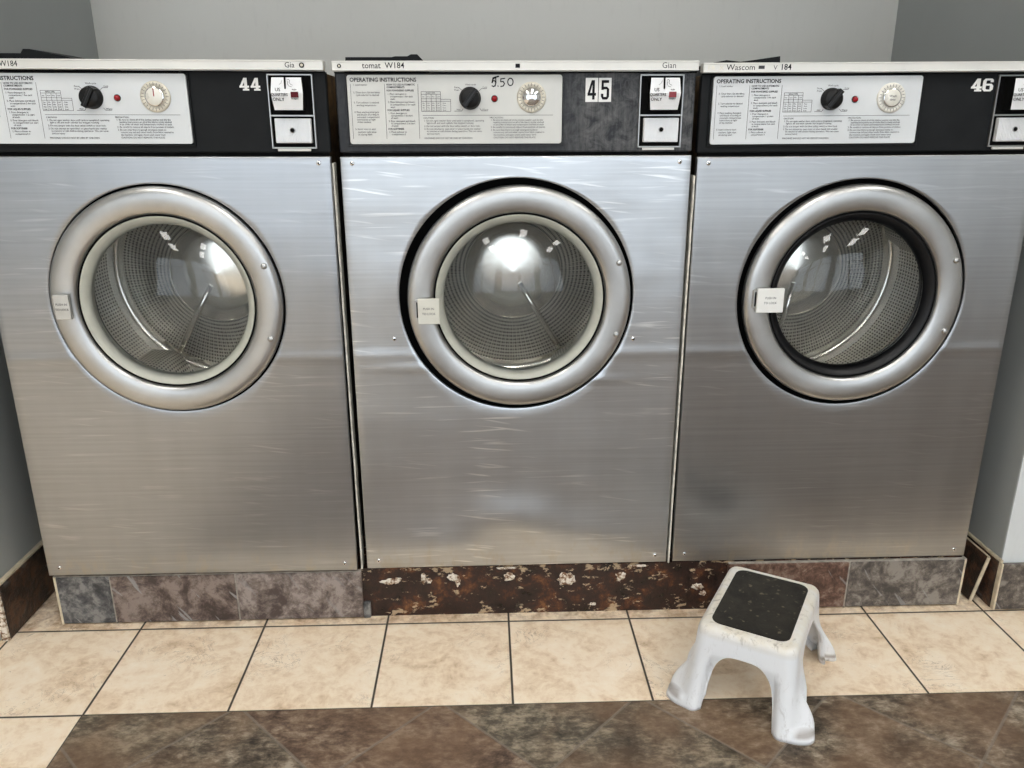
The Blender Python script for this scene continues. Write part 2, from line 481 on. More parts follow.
def pad_mat():
    m = mat('dark_rubber_tread')
    n = NT(m)
    P = n.co.outputs['Object']
    a = n.noise(P, 18, 7, 0.7, 0.8)
    b = n.noise(P, 70, 3, 0.6)
    c = n.ramp(a, [(0.35, (0.012, 0.0105, 0.008)), (0.65, (0.036, 0.031, 0.023))])
    c = n.mix(n.ramp(b, [(0.62, 0.0), (0.70, 0.6)]), c, (0.20, 0.165, 0.11))
    n.set(Base_Color=c, Specular_IOR_Level=0.25, Roughness=0.6, Normal=n.bump(n.noise(P, 700, 2), 0.4, 0.001))
    return m
M['pad'] = pad_mat()

# ------------------------------------------------------------------ mesh helpers
class MB:
    """collects shapes and links them as ONE mesh object"""
    def __init__(s):
        s.bm = bmesh.new()
        s.mats = []
        s.uv = s.bm.loops.layers.uv.new('UVMap')
    def mi(s, m):
        if m not in s.mats:
            s.mats.append(m)
        return s.mats.index(m)
    def face(s, vs, m, smooth=False):
        try:
            f = s.bm.faces.new(vs)
        except ValueError:
            return None
        f.material_index = s.mi(m)
        f.smooth = smooth
        return f
    def box(s, x0, x1, y0, y1, z0, z1, m, bevel=0.0, seg=2):
        g = bmesh.ops.create_cube(s.bm, size=1)
        for v in g['verts']:
            v.co = Vector((x0 + (v.co.x + .5) * (x1 - x0), y0 + (v.co.y + .5) * (y1 - y0), z0 + (v.co.z + .5) * (z1 - z0)))
        fs = set(f for v in g['verts'] for f in v.link_faces)
        for f in fs:
            f.material_index = s.mi(m)
        if bevel:
            es = list(set(e for v in g['verts'] for e in v.link_edges))
            r = bmesh.ops.bevel(s.bm, geom=es, offset=bevel, segments=seg, affect='EDGES', profile=0.5)
            for f in r['faces']:
                f.material_index = s.mi(m)
        return s
    def prism(s, pts, y0, y1, m, bevel=0.0, m_side=None):
        """polygon of (x, z) points pushed from y0 to y1"""
        a = [s.bm.verts.new((p[0], y0, p[1])) for p in pts]
        b = [s.bm.verts.new((p[0], y1, p[1])) for p in pts]
        fs = [s.face(a, m), s.face(b[::-1], m_side or m)]
        for k in range(len(pts)):
            j = (k + 1) % len(pts)
            fs.append(s.face([a[k], b[k], b[j], a[j]], m_side or m))
        bmesh.ops.recalc_face_normals(s.bm, faces=[f for f in fs if f])
        if bevel:
            es = [e for e in fs[0].edges]
            bmesh.ops.bevel(s.bm, geom=es, offset=bevel, segments=2, affect='EDGES', profile=0.5)
        return s
    def lathe(s, prof, cx, cz, m, n=96, closed=False, uvscale=None, a0=0.0, a1=2 * PI):
        """profile of (r, y) turned about an axis along Y through (cx, cz)"""
        full = abs(a1 - a0 - 2 * PI) < 1e-6
        cnt = n if full else n + 1
        rings = []
        for r, y in prof:
            rings.append([s.bm.verts.new((cx + r * math.cos(a0 + (a1 - a0) * k / n), y, cz + r * math.sin(a0 + (a1 - a0) * k / n))) for k in range(cnt)])
        idx = list(range(len(prof) - 1))
        if closed:
            rings.append(rings[0])
            idx.append(len(prof) - 1)
            prof = list(prof) + [prof[0]]
        fs = []
        for i in idx:
            for k in range(n):
                j = (k + 1) % cnt
                f = s.face([rings[i][k], rings[i][j], rings[i + 1][j], rings[i + 1][k]], m, True)
                if f:
                    fs.append(f)
                    if uvscale:
                        rr = uvscale
                        ang = [(a0 + (a1 - a0) * q / n) * rr for q in (k, k + 1)]
                        vv = [(prof[i][1] + prof[i][0]) * .6, (prof[i + 1][1] + prof[i + 1][0]) * .6]
                        cs = [(ang[0], vv[0]), (ang[1], vv[0]), (ang[1], vv[1]), (ang[0], vv[1])]
                        for l, c in zip(f.loops, cs):
                            l[s.uv].uv = c
        bmesh.ops.recalc_face_normals(s.bm, faces=fs)
        return s
    def disc(s, cx, cz, r, y0, y1, m, n=32, dome=0.0, m_side=None):
        """round boss from y0 (back) to y1 (front), domed by `dome`"""
        prof = [(r, y0), (r, y1)]
        if dome:
            for k in range(1, 6):
                a = k / 6 * PI / 2
                prof.append((r * math.cos(a), y1 - dome * math.sin(a)))
            prof.append((r * 0.02, y1 - dome))
        else:
            prof += [(r * 0.93, y1 - r * 0.04), (r * 0.02, y1 - r * 0.04)]
        s.lathe(prof, cx, cz, m, n)
        return s
    def text(s, body, size, x, z, y, m, align='LEFT', sx=1.0, bold=0.0, rot=0.0, extr=0.0001):
        cu = bpy.data.curves.new('lettering', 'FONT')
        cu.body = body
        cu.size = size
        cu.align_x = align
        cu.offset = bold
        cu.extrude = extr
        cu.resolution_u = 2
        ob = bpy.data.objects.new('lettering', cu)
        me = bpy.data.meshes.new_from_object(ob)
        M4 = Matrix.Translation((x, y, z)) @ Matrix.Rotation(rot, 4, 'Y') @ Matrix.Rotation(PI / 2, 4, 'X') @ Matrix.Diagonal((sx, 1, 1, 1))
        me.transform(M4)
        for f in s.bm.faces:
            f.tag = True
        s.bm.from_mesh(me)
        for f in s.bm.faces:
            if not f.tag:
                f.material_index = s.mi(m)
            f.tag = False
        bpy.data.objects.remove(ob)
        bpy.data.curves.remove(cu)
        bpy.data.meshes.remove(me)
        return s
    def stroke(s, pts, w, y, m):
        """a flat pen stroke along (x, z) points"""
        for k in range(len(pts) - 1):
            a, b = Vector(pts[k]), Vector(pts[k + 1])
            d = (b - a)
            if d.length < 1e-7:
                continue
            d.normalize()
            nrm = Vector((-d.y, d.x)) * w / 2
            e = d * w * 0.35
            q = [a + nrm - e, a - nrm - e, b - nrm + e, b + nrm + e]
            s.face([s.bm.verts.new((p.x, y - k * 0.000004, p.y)) for p in q], m)
        return s
    def tube(s, pts, r, m, n=8):
        rings = []
        P = [Vector(p) for p in pts]
        for i, p in enumerate(P):
            t = (P[min(i + 1, len(P) - 1)] - P[max(i - 1, 0)]).normalized()
            u = t.orthogonal().normalized() if i == 0 else (uprev - t * uprev.dot(t)).normalized()
            uprev = u
            w = t.cross(u)
            rings.append([s.bm.verts.new(p + (u * math.cos(2 * PI * k / n) + w * math.sin(2 * PI * k / n)) * r) for k in range(n)])
        for i in range(len(rings) - 1):
            for k in range(n):
                s.face([rings[i][k], rings[i][(k + 1) % n], rings[i + 1][(k + 1) % n], rings[i + 1][k]], m, True)
        s.face(rings[0][::-1], m)
        s.face(rings[-1], m)
        return s
    def build(s, name, parent=None, label=None):
        me = bpy.data.meshes.new(name)
        s.bm.to_mesh(me)
        s.bm.free()
        for k in s.mats:
            me.materials.append(M[k] if isinstance(k, str) else k)
        o = bpy.data.objects.new(name, me)
        COL.objects.link(o)
        if parent:
            o.parent = parent
        if label:
            o['label'] = label
        return o

def thing(name, label, cat, loc=(0, 0, 0), rot=(0, 0, 0), group=None):
    o = bpy.data.objects.new(name, None)
    o.empty_display_size = 0.05
    COL.objects.link(o)
    o.location = loc
    o.rotation_euler = rot
    o['label'] = label
    o['category'] = cat
    if group:
        o['group'] = group
    return o
def struct(mb, name):
    o = mb.build(name)
    o['kind'] = 'structure'
    return o

# ------------------------------------------------------------------ the room
AX0, AX1, AY = -0.777, 1.412, 0.83       # alcove the washers stand in
FL, FR = -0.052, -0.012                  # front faces of the side piers
struct(MB().box(ROOM_X0 - .2, ROOM_X1 + .2, ROOM_Y - .3, AY + .2, -0.08, 0, 'floor'), 'floor')
struct(MB().box(ROOM_X0 - .2, ROOM_X1 + .2, ROOM_Y - .3, AY + .2, ROOM_Z, ROOM_Z + .1, 'ceil'), 'ceiling')
struct(MB().box(AX0 - .05, AX1 + .05, AY, AY + .12, 0, ROOM_Z, 'wall'), 'wall_back')
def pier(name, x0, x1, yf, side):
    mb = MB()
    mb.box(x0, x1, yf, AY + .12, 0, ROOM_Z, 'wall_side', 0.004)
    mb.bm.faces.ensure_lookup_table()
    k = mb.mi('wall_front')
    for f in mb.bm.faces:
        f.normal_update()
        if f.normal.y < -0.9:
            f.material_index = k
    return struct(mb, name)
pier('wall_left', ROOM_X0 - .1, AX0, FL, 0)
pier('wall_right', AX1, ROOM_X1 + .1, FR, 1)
struct(MB().box(ROOM_X0 - .12, ROOM_X0, ROOM_Y - .1, FL, 0, ROOM_Z, 'farwall'), 'wall_far_left')
struct(MB().box(ROOM_X1, ROOM_X1 + .12, ROOM_Y - .1, FR, 0, ROOM_Z, 'farwall'), 'wall_far_right')
mb = MB()
xs = [ROOM_X0 - .1] + [v for w in WIN for v in w] + [ROOM_X1 + .1]
mb.box(xs[0], xs[-1], ROOM_Y - .12, ROOM_Y, 0, WIN_Z[0], 'farwall')
mb.box(xs[0], xs[-1], ROOM_Y - .12, ROOM_Y, WIN_Z[1], ROOM_Z, 'farwall')
for k in range(0, len(xs), 2):
    mb.box(xs[k], xs[k + 1], ROOM_Y - .12, ROOM_Y, WIN_Z[0], WIN_Z[1], 'farwall')
struct(mb, 'wall_front')
for k, (a, b) in enumerate(WIN):
    mb = MB()
    c = (a + b) / 2
    for x in (a + .025, c, b - .025):
        mb.box(x - .025, x + .025, ROOM_Y - .09, ROOM_Y - .03, WIN_Z[0], WIN_Z[1], 'frame', .004)
    for z in (WIN_Z[0] + .025, 1.75, WIN_Z[1] - .025):
        mb.box(a, b, ROOM_Y - .085, ROOM_Y - .035, z - .025, z + .025, 'frame', .004)
    struct(mb, 'window_%d' % (k + 1))
for lx in (-0.9, 0.6, 2.1):
    for ly in (-3.1, -1.3):
        t = thing('ceiling_light', 'long white ceiling light, %s one of the row %s' % ({-.9: 'left', .6: 'middle', 2.1: 'right'}[lx], 'over the space before the washers' if ly > -2 else 'near the front windows'), 'ceiling light', (lx, ly, ROOM_Z - .002), group='ceiling lights of the laundry room')
        MB().box(-.17, .17, -.62, .62, -.06, 0, 'frame', .006).build('housing', t)
        MB().box(-.145, .145, -.59, .59, -.068, -.0605, 'lamp', .002).build('diffuser', t)

# tiled plinth under the washers
PX0, PX1 = -0.6815, 1.342
mb = MB()
mb.box(PX0 + .008, PX1 - .008, 0.009, 0.76, 0, 0.1225, 'rust')
tiles = [(-0.676, -0.563, 'slate_grey'), (-0.560, -0.292, 'slate_brown'), (-0.289, -0.016, 'slate_mix'),
         (0.800, 1.0735, 'slate_rust'), (1.077, 1.337, 'slate_right')]
for a, b, mm in tiles:
    mb.box(a, b, 0.0, 0.012, 0.003, 0.1185, mm, 0.0014, 1)
for a, b in ((-.563, -.560), (-.292, -.289), (1.0735, 1.077)):
    mb.box(a, b, 0.0022, 0.012, 0.0, 0.119, 'grout')
mb.box(-0.6815, -0.676, 0.0005, 0.74, 0.0, 0.119, 'cream_edge', .0012, 1)
mb.box(1.337, 1.342, 0.0005, 0.74, 0.0, 0.119, 'cream_edge', .0012, 1)
mb.box(PX0, -0.016, 0.0012, 0.02, 0.1186, 0.1208, 'grout', .0008, 1)
mb.box(0.80, PX1, 0.0012, 0.02, 0.1186, 0.1208, 'grout', .0008, 1)
mb.box(-0.016, 0.000, 0.001, 0.012, 0.0, 0.040, 'slate_grey', .0015, 1)
# blobs of old tile adhesive on the bare stretch
def blob(cx, cz, rx, rz, seed, hollow=False):
    rnd = random.Random(seed)
    N = 22
    ph = rnd.random() * 10
    rr = [1 + 0.55 * noise.noise(Vector((math.cos(2 * PI * k / N) * 1.7 + ph, math.sin(2 * PI * k / N) * 1.7, seed))) + rnd.uniform(-.14, .14) for k in range(N)]
    rings = []
    for q, (s, y) in enumerate(((1.0, 0.0092), (0.88, 0.0052), (0.55, 0.0042), (0.25, 0.0058 if hollow else 0.0040))):
        rings.append([mb.bm.verts.new((cx + rx * s * rr[k] * math.cos(2 * PI * k / N), y + rnd.uniform(-.0008, .0008), cz + rz * s * rr[k] * math.sin(2 * PI * k / N))) for k in range(N)])
    for a, b in zip(rings, rings[1:]):
        for k in range(N):
            mb.face([a[k], a[(k + 1) % N], b[(k + 1) % N], b[k]], 'plaster', True)
    mb.face(rings[-1], 'plaster')
for cx, cz, rx, rz, sd in [(0.046, .088, .020, .006, 1), (0.064, .094, .008, .004, 10), (0.120, .092, .006, .013, 2), (0.132, .088, .006, .006, 12), (0.186, .096, .012, .010, 3), (0.196, .085, .006, .013, 14),
                           (0.311, .094, .014, .010, 4), (0.438, .084, .018, .015, 5), (0.562, .093, .011, .008, 6), (0.556, .083, .005, .006, 17),
                           (0.735, .060, .013, .008, 7), (0.748, .042, .008, .005, 8), (0.50, .020, .007, .003, 9), (0.30, .117, .02, .002, 20), (0.6, .116, .02, .002, 21)]:
    blob(cx, cz, rx, rz, sd)
plinth = struct(mb, 'baseboard_front')

# tile skirting on the two piers
mb = MB()
mb.box(AX0, -0.765, FL + .004, AY, 0, 0.127, 'slate_dark', .001, 1)
mb.box(AX0 - .004, -0.7655, FL - .004, FL + .004, 0, 0.130, 'plaster', .0012, 1)
mb.box(AX0 - .001, -0.7665, FL, AY, 0.127, 0.133, 'cream_edge', .001, 1)
mb.box(ROOM_X0, AX0 - .006, FL - .010, FL, 0, 0.125, 'plaster', .002, 1)
struct(mb, 'baseboard_left')
mb = MB()
mb.box(1.413, 1.70, FR - .010, FR - .0005, 0.002, 0.1175, 'slate_right', .0012, 1)
mb.box(1.703, 1.98, FR - .010, FR - .0005, 0.002, 0.1175, 'slate_brown', .0012, 1)
mb.box(1.983, 3.3, FR - .010, FR - .0005, 0.002, 0.1175, 'slate_mix', .0012, 1)
mb.box(1.4085, 1.4128, FR - .0105, FR + .003, 0.0, 0.119, 'cream_edge', .001, 1)
mb.box(1.408, 1.4125, FR + .003, AY, 0.0, 0.118, 'slate_dark')
mb.box(1.4065, 1.4135, FR - .006, AY, 0.119, 0.126, 'cream_edge', .0015, 1)
struct(mb, 'baseboard_right')

# loose tile leaning against the right pier
mb = MB()
mb.box(-.006, 0.0, 0, .27, 0, .116, 'slate_dark', .0008, 1)
mb.box(-.0064, .0006, -.002, .001, 0.001, .115, 'cream_edge')
mb.box(-.0062, -.0002, 0, .27, .1162, .1175, 'cream_edge')
lt = mb.build('loose_tile')
lt['label'] = 'loose dark brown slate tile leaning in the gap beside the right washer plinth'
lt['category'] = 'tile'
lt.location = (1.3805, 0.016, 0.001)
lt.rotation_euler = (0, math.radians(12.0), 0)

# ------------------------------------------------------------------ washing machines
DX, DZ = 0.002, 0.7235            # door centre in the machine's own frame
HOLE = 0.2297
HX, HZ = DX, DZ

def front_panel(t, mkey):
    mb = MB()
    x1, z0, z1 = 0.33, 0.1265, 0.9965
    corners = [math.atan2(zz - HZ, xx - HX) for xx in (-x1, x1) for zz in (z0, z1)]
    angs = sorted([2 * PI * k / 120 - PI for k in range(120)] + corners)
    def rim(a):
        c, s = math.cos(a), math.sin(a)
        tx = ((x1 if c > 0 else -x1) - HX) / c if abs(c) > 1e-9 else 1e9
        tz = ((z1 if s > 0 else z0) - HZ) / s if abs(s) > 1e-9 else 1e9
        return min(tx, tz)
    rings = []
    fr = [0, 0.012, .06, .15, .3, .5, .7, .88, 1]
    def bend(x, z):          # the sheet has a faint fold below the door and bows between its screws
        return 0.0
    for i, f in enumerate([-1] + fr + [1.5, 1.7, 2]):
        row = []
        for a in angs:
            R = rim(a)
            if f == -1:
                p = (HX + (HOLE + .001) * math.cos(a), 0.012, HZ + (HOLE + .001) * math.sin(a))
            elif f == 1:
                x, z = HX + R * math.cos(a), HZ + R * math.sin(a)
                q = .0018
                p = (max(-x1 + q, min(x1 - q, x)), 0.0, max(z0 + q, min(z1 - q, z)))
            elif f == 1.5:
                x, z = HX + R * math.cos(a), HZ + R * math.sin(a)
                q = .0004
                p = (max(-x1 + q, min(x1 - q, x)), 0.0006, max(z0 + q, min(z1 - q, z)))
            elif f == 1.7:
                x, z = HX + R * math.cos(a), HZ + R * math.sin(a)
                p = (x, 0.0022, z)
            elif f == 2:
                x, z = HX + R * math.cos(a), HZ + R * math.sin(a)
                p = (x * 0.9985, 0.016 + bend(x, z), HZ + (z - HZ) * .999)
            else:
                r = HOLE + (R - HOLE) * f
                x, z = HX + r * math.cos(a), HZ + r * math.sin(a)
                p = (x, bend(x, z) + (0.0012 if f == 0 else 0), z)
            row.append(mb.bm.verts.new(p))
        rings.append(row)
    n = len(angs)
    for i in range(len(rings) - 1):
        for k in range(n):
            j = (k + 1) % n
            mb.face([rings[i][k], rings[i + 1][k], rings[i + 1][j], rings[i][j]], mkey, True)
    bmesh.ops.recalc_face_normals(mb.bm, faces=mb.bm.faces)
    # sharp outer fold
    for row in (rings[1],):
        st = set(row)
        for v in row:
            for e in v.link_edges:
                if e.verts[0] in st and e.verts[1] in st:
                    e.smooth = False
    return mb.build('front_panel', t)

PRINT = None
def plate_printing():
    """the printed words of the instruction plate (fine print read as far as it can be)"""
    mb = MB()
    Y = -0.0103
    X = lambda px: -0.3088 + (px - 346) * 0.001806
    Z = lambda py: 1.1404 - (py - 74) * 0.00174
    g = 'ink'
    def T(s, px, py, size=.0046, m=g, sx=.92, bold=0.0, align='LEFT'):
        mb.text(s, size, X(px), Z(py) - size * .35, Y, m, align, sx, bold)
    T('OPERATING INSTRUCTIONS', 349, 79.6, .0096, 'ink', .98, .00022)
    def rule(px0, py0, px1, py1, w=.0006):
        mb.stroke([(X(px0), Z(py0)), (X(px1), Z(py1))], w, Y, g)
    for px in (349.6, 383.6, 417):
        rule(px, 84, px, 138.5)
    c1 = [(84.5, '1. Load washer'), (92, '2. Close door. Set the fabric'), (94.6, '    cycle selector to desired'), (102, '3. Turn selector to desired'), (104.6, '    washing temperature'),
          (111.5, '4. Place washing detergent'), (114, '    and bleach according to'), (116.5, '    automatic compartment'), (119, '    instructions at right'), (121.5, '    of the machine'),
          (128.5, '5. Insert coins to start'), (131.4, '    machine. Light stays'), (134, '    on during wash')]
    for py, s in c1:
        T(s, 352, py, .0044, g, .95)
    c2 = [(84.5, 'HOW TO USE AUTOMATIC', 1), (87, 'COMPARTMENTS', 1), (90.2, 'FOR POWDERED SUPPLIES', 1), (93.6, ' 1. Place detergent in', 0), (96.1, '     compartment 1 for each', 0), (98.6, '     wash', 0),
          (101.6, ' 2. Place detergent and bleach', 0), (104.1, '     in compartment 2 for each', 0), (106.6, '     wash', 0), (109.7, 'FOR LIQUID SUPPLIES', 1), (112.7, ' 1. Pour detergent in', 0), (115.1, '     compartment 1 at start', 0),
          (117.5, '     of wash', 0), (120.6, ' 2. Pour detergent and bleach', 0), (123, '     in compartment 2 at start', 0), (125.4, '     of wash', 0), (128.6, 'FOR SOFTENER', 1), (131.5, ' 1. Place softener in', 0), (134, '     compartment 3', 0)]
    for py, s, b in c2:
        T(s, 385.5, py, .0044, 'ink' if b else g, .95, .00008 if b else 0.0)
    # the water temperature table
    for py in (91.5, 94, 98.5):
        rule(420, py, 439.5, py)
    rule(420, 111, 449.5, 111)
    rule(420, 101, 449.5, 101)
    rule(439.5, 99, 449.5, 99)
    for px in (420, 425, 430, 435, 439.5):
        rule(px, 91.5 if px in (420, 439.5) else 94, px, 111)
    rule(449.5, 99, 449.5, 111)
    T('WASH TIME', 424.5, 92.8, .0034, 'ink', .95)
    for k, s in enumerate(('Hot', 'Perm', 'Wm', 'Cold')):
        T(s, 420.8 + 4.9 * k, 96.4, .0030, g, .9)
    for r in range(4):
        for k, s in enumerate((('Hot', 'Hot', 'Wm', 'Cold'), ('Wm', 'Wm', 'Wm', 'Cold'), ('Wm', 'Wm', 'Cold', 'Cold'), ('Cold', 'Cold', 'Cold', 'Cold'))[r]):
            T(s, 421 + 4.8 * k, 102.8 + 2.3 * r, .0032, 'ink', .8)
        T('8 min', 441.5, 102.8 + 2.3 * r, .0032, 'ink', .8)
    rule(421, 115, 553.5, 115)
    ca = [(120.3, '1. Do not open washer door until cycle is completed, operating'), (122.7, '    light is off, and wash cylinder has stopped rotating'), (125.7, '2. Do not tamper with the door safety switch or door lock'),
          (128.6, '3. Do not attempt to open door or place hands into washer'), (131, '    to remove or add clothes during operation. This can cause'), (133.5, '    serious injury')]
    T('CAUTION', 421.5, 117.6, .0040, 'ink', 1.05)
    for py, s in ca:
        T(s, 422, py, .0043, 'ink', .99)
    T('MACHINES SHOULD NOT BE USED BY CHILDREN', 422, 138, .0042, 'ink', .95)
    pr = [(119.8, '1. Be sure to check all of the clothes washer and dry the'), (122.1, '    washing instructions on all of the fabrics inside washed'), (124.4, '    in an order of water and temperature marked on each'), (127, '2. Be careful to remove all objects from pockets of clothes'),
          (129.8, '3. Be sure that there is enough detergent inside to'), (132.2, '    remove any soil and other marks from fabric washed in'), (134.8, '    the machine, and again check wash water level'), (137.6, '    CAUTION: DO NOT REMOVE THIS PLATE')]
    T('PRECAUTION', 489, 117.4, .0040, 'ink', 1.0)
    for py, s in pr:
        T(s, 490, py, .0043, 'ink', .98)
    T('Wash cycle', 470, 84.4, .0042, 'ink', 1.0, 0, 'CENTER')
    T('Perm.', 453.5, 87.2, .0042, 'ink', 1)
    T('Press', 453.5, 89.8, .0042, 'ink', 1)
    T('Cold', 482, 87.2, .0042, 'ink', 1)
    T('Hot', 455.5, 109.2, .0042, 'ink', 1)
    T('Warm', 481.5, 109.2, .0042, 'ink', 1)
    for a, b, c, d in ((458, 87.5, 461, 90), (481, 88.6, 478, 91), (453, 110.8, 460.5, 110.8), (460.5, 110.8, 462, 108.5), (481, 110.6, 487, 110.6), (479, 108.3, 481, 110.6), (481, 88.6, 486, 88.6)):
        rule(a, b, c, d, .0007)
    return mb

def digit_polys(ch, style):
    """strokes of a numeral in a 10 x 14 cell"""
    if style == 'slab':
        if ch == '4':
            return [[(0, 3.2), (10, 3.2), (10, 5.4), (0, 5.4)], [(5.2, 1), (8.2, 1), (8.2, 14), (5.2, 14)], [(3.4, 0), (10, 0), (10, 2), (3.4, 2)],
                    [(0, 4.0), (2.6, 4.4), (7.6, 14), (4.9, 14)]]
        if ch == '6':
            return [[(0, 2.2), (3, 2.2), (3, 11.6), (0, 11.6)], [(2, 14), (0, 11.6), (3, 11.2), (3.8, 12)], [(2, 12), (8.3, 12), (8, 14), (2, 14)], [(7, 12), (7, 10), (9.8, 10), (9.8, 12.2), (8.0, 14)],
                    [(0, 2.4), (2, 0), (4, 2), (3, 3)], [(2, 0), (8, 0), (8, 2), (2, 2)], [(8, 0), (10, 2.2), (7, 3), (7, 2)], [(7, 2.2), (10, 2.2), (10, 6.2), (7, 6.2)],
                    [(10, 6.0), (8, 8.3), (7, 6.4), (7, 5.6)], [(2.6, 6.3), (8, 6.3), (8, 8.3), (2.6, 8.3)]]
    else:
        if ch == '4':
            return [[(0, 2.8), (10, 2.8), (10, 4.8), (0, 4.8)], [(5.6, 0), (8.4, 0), (8.4, 14), (5.6, 14)], [(0, 4.2), (2.6, 4.2), (7.0, 14), (4.6, 14)]]
        if ch == '5':
            return [[(0.6, 12), (9.4, 12), (9.4, 14), (0.6, 14)], [(0.6, 7), (3.2, 7), (3.2, 14), (0.6, 14)], [(1.0, 7.2), (3.2, 6.9), (5, 9.3), (3, 9.3)], [(3.4, 7.4), (7.6, 7.4), (7.6, 9.3), (3.4, 9.3)],
                    [(7.2, 9.3), (9.8, 7.6), (7, 6.6), (7, 7.4)], [(7, 2), (9.8, 2), (9.8, 7.8), (7, 7.8)], [(9.8, 2.2), (7.8, 0), (6.8, 1.9), (7, 2.6)], [(2.2, 0), (7.9, 0), (7.9, 1.9), (2.2, 1.9)],
                    [(0.2, 2.2), (2.2, 0), (3.2, 1.9), (3, 3)], [(0.2, 2.0), (3.0, 2.0), (3.0, 4.2), (0.2, 4.2)]]
    return []
def digits(mb, text, style, x0, z0, w, h, gap, y, m):
    for k, ch in enumerate(text):
        for q, poly in enumerate(digit_polys(ch, style)):
            pts = [(x0 + k * (w + gap) + p[0] / 10 * w, z0 + p[1] / 14 * h) for p in poly]
            mb.prism(pts, y - 0.00002 * q, y + .0006, m)

def machine(idx, loc, rot, label, gasket, latch, latch_z):
    global DX
    DX = (.0000, .0040, .0000)[idx]
    global HX, HZ
    HX, HZ = ((.0, DZ), (-.0010, .7255), (-.0018, .7240))[idx]
    global HOLE
    HOLE = (.2245, .2315, .2300)[idx]
    t = thing('washing_machine', label, 'washing machine', loc, rot, 'row of steel washing machines')
    # cabinet: five sheets and the dark well round the door
    mb = MB()
    for s in (-1, 1):
        mb.box(min(s * .3215, s * .318), max(s * .3215, s * .318), .014, .70, .1262, 1.143, 'rustside')
    mb.box(-.318, .318, .014, .70, 1.139, 1.143, 'black')
    mb.box(-.318, .318, .690, .70, .1262, 1.139, 'rustside')
    mb.box(-.318, .318, .014, .70, .1262, .131, 'rustside')
    mb.lathe([(.242, .013), (.236, .030), (.2, .034), (.160, .030)], DX, DZ, 'void', 72)
    mb.build('cabinet', t)
    front_panel(t, 'panel%d' % idx)
    for k, (sx, sz) in enumerate(((-.308, .9845), (.308, .9845), (-.304, .146), (.304, .144), (-.246, .646), (.234, .640))):
        if k > 3 and idx != 1:
            continue
        y = 0.0
        MB().disc(sx, sz, .0042, y + .001, y - .0009, 'chrome', 16, .0016).disc(sx, sz, .0016, y - .002, y - .0031, 'void', 8).build('panel_screw', t)
    # control panel
    blk = 'wornblack' if idx == 1 else 'black'
    mb = MB()
    mb.box(-.3305, .3305, -.0045, .013, 1.003, 1.1440, blk, .003, 3)
    mb.box(-.326, .326, .004, .013, .9975, 1.003, 'void')  # black strip standing in for the shadow in the recess under the fascia
    mb.box(-.3305, .3305, -.0065, -.0045, 1.1415, 1.1440, 'void', .0005, 1)
    # raised frame about the instruction plate
    for a, b, c, d in ((-.3125, .0865, 1.1395, 1.1412), (-.3125, .0865, 1.0142, 1.0180), (.0838, .0875, 1.0142, 1.1412), (-.3135, -.3100, 1.0142, 1.1412)):
        mb.box(a, b, -.0085, -.0045, c, d, blk, .0008, 1)
    mb.build('control_panel', t)
    # bright top trim with its lettering
    mb = MB()
    mb.box(-.3322, .3300, -.0125, .012, 1.1450, 1.1620, 'alum', .0016, 2)
    mb.box(-.3322, .3300, -.0136, -.0125, 1.1590, 1.1612, 'alum', .0005, 1)
    mb.box(-.3322, .3300, -.0136, -.0125, 1.1450, 1.1472, 'alum', .0005, 1)
    trim = mb.build('top_trim', t)
    y = -.0127
    words = {0: [('Wascomat W184', .0135, -.290, 'ink', .92, 0.0), ('Gia', .0130, .262, 'ink', 1.0, 0.0)],
             1: [('tomat  W184', .0140, -.278, 'ink', .98, .0001), ('Gian', .0140, .262, 'greyink', 1.0, 0.0)],
             2: [('FR  X', .0115, -.324, 'dial', 1.1, 0.0), ('Wascom', .0140, -.290, 'ink', 1.05, 0.0), ('V', .0115, -.2035, 'greyink', 1.0, 0.0), ('184', .0145, -.191, 'ink', .95, .0002)]}[idx]
    for body, size, x, m_, sx_, bo_ in words:
        MB().text(body, size, x, 1.1493, y, m_, 'LEFT', sx_, bo_).build('trim_lettering', trim)
    if idx == 0:
        MB().disc(.2925, 1.1532, .0046, y, y - .0008, 'ink', 16).disc(.2925, 1.1532, .0026, y - .0004, y - .0014, 'dial', 12).build('trim_rivet', trim)
    elif idx == 1:
        MB().disc(-.3185, 1.1532, .0036, y, y - .0008, 'ink', 14).disc(-.3185, 1.1532, .0018, y - .0005, y - .0014, 'dial', 10).build('trim_rivet', trim)
        MB().box(-.0035, .0045, y - .0006, y + .0004, 1.1498, 1.1566, 'ink').build('trim_hole', trim)
    else:
        MB().box(-.2310, -.2200, y - .0004, y + .0003, 1.1510, 1.1566, 'greyink').build('trim_scuff', trim)
    # instruction plate
    pts = []
    xa, xb, za, zb, r = -.3085, .0828, 1.0188, 1.1390, .005
    for cx, cz, a0 in ((xb - r, zb - r, 0), (xa + r, zb - r, 90), (xa + r, za + r, 180), (xb - r, za + r, 270)):
        for k in range(6):
            a = math.radians(a0 + 18 * k)
            pts.append((cx + r * math.cos(a), cz + r * math.sin(a)))
    pl = MB().prism(pts, -.0100, -.004, 'plate1' if idx == 1 else 'plate', .0006).build('instruction_plate', t)
    global PRINT
    if PRINT is None:
        po = plate_printing().build('printing', pl)
        PRINT = po.data
    else:
        po = bpy.data.objects.new('printing', PRINT)
        COL.objects.link(po)
        po.parent = pl
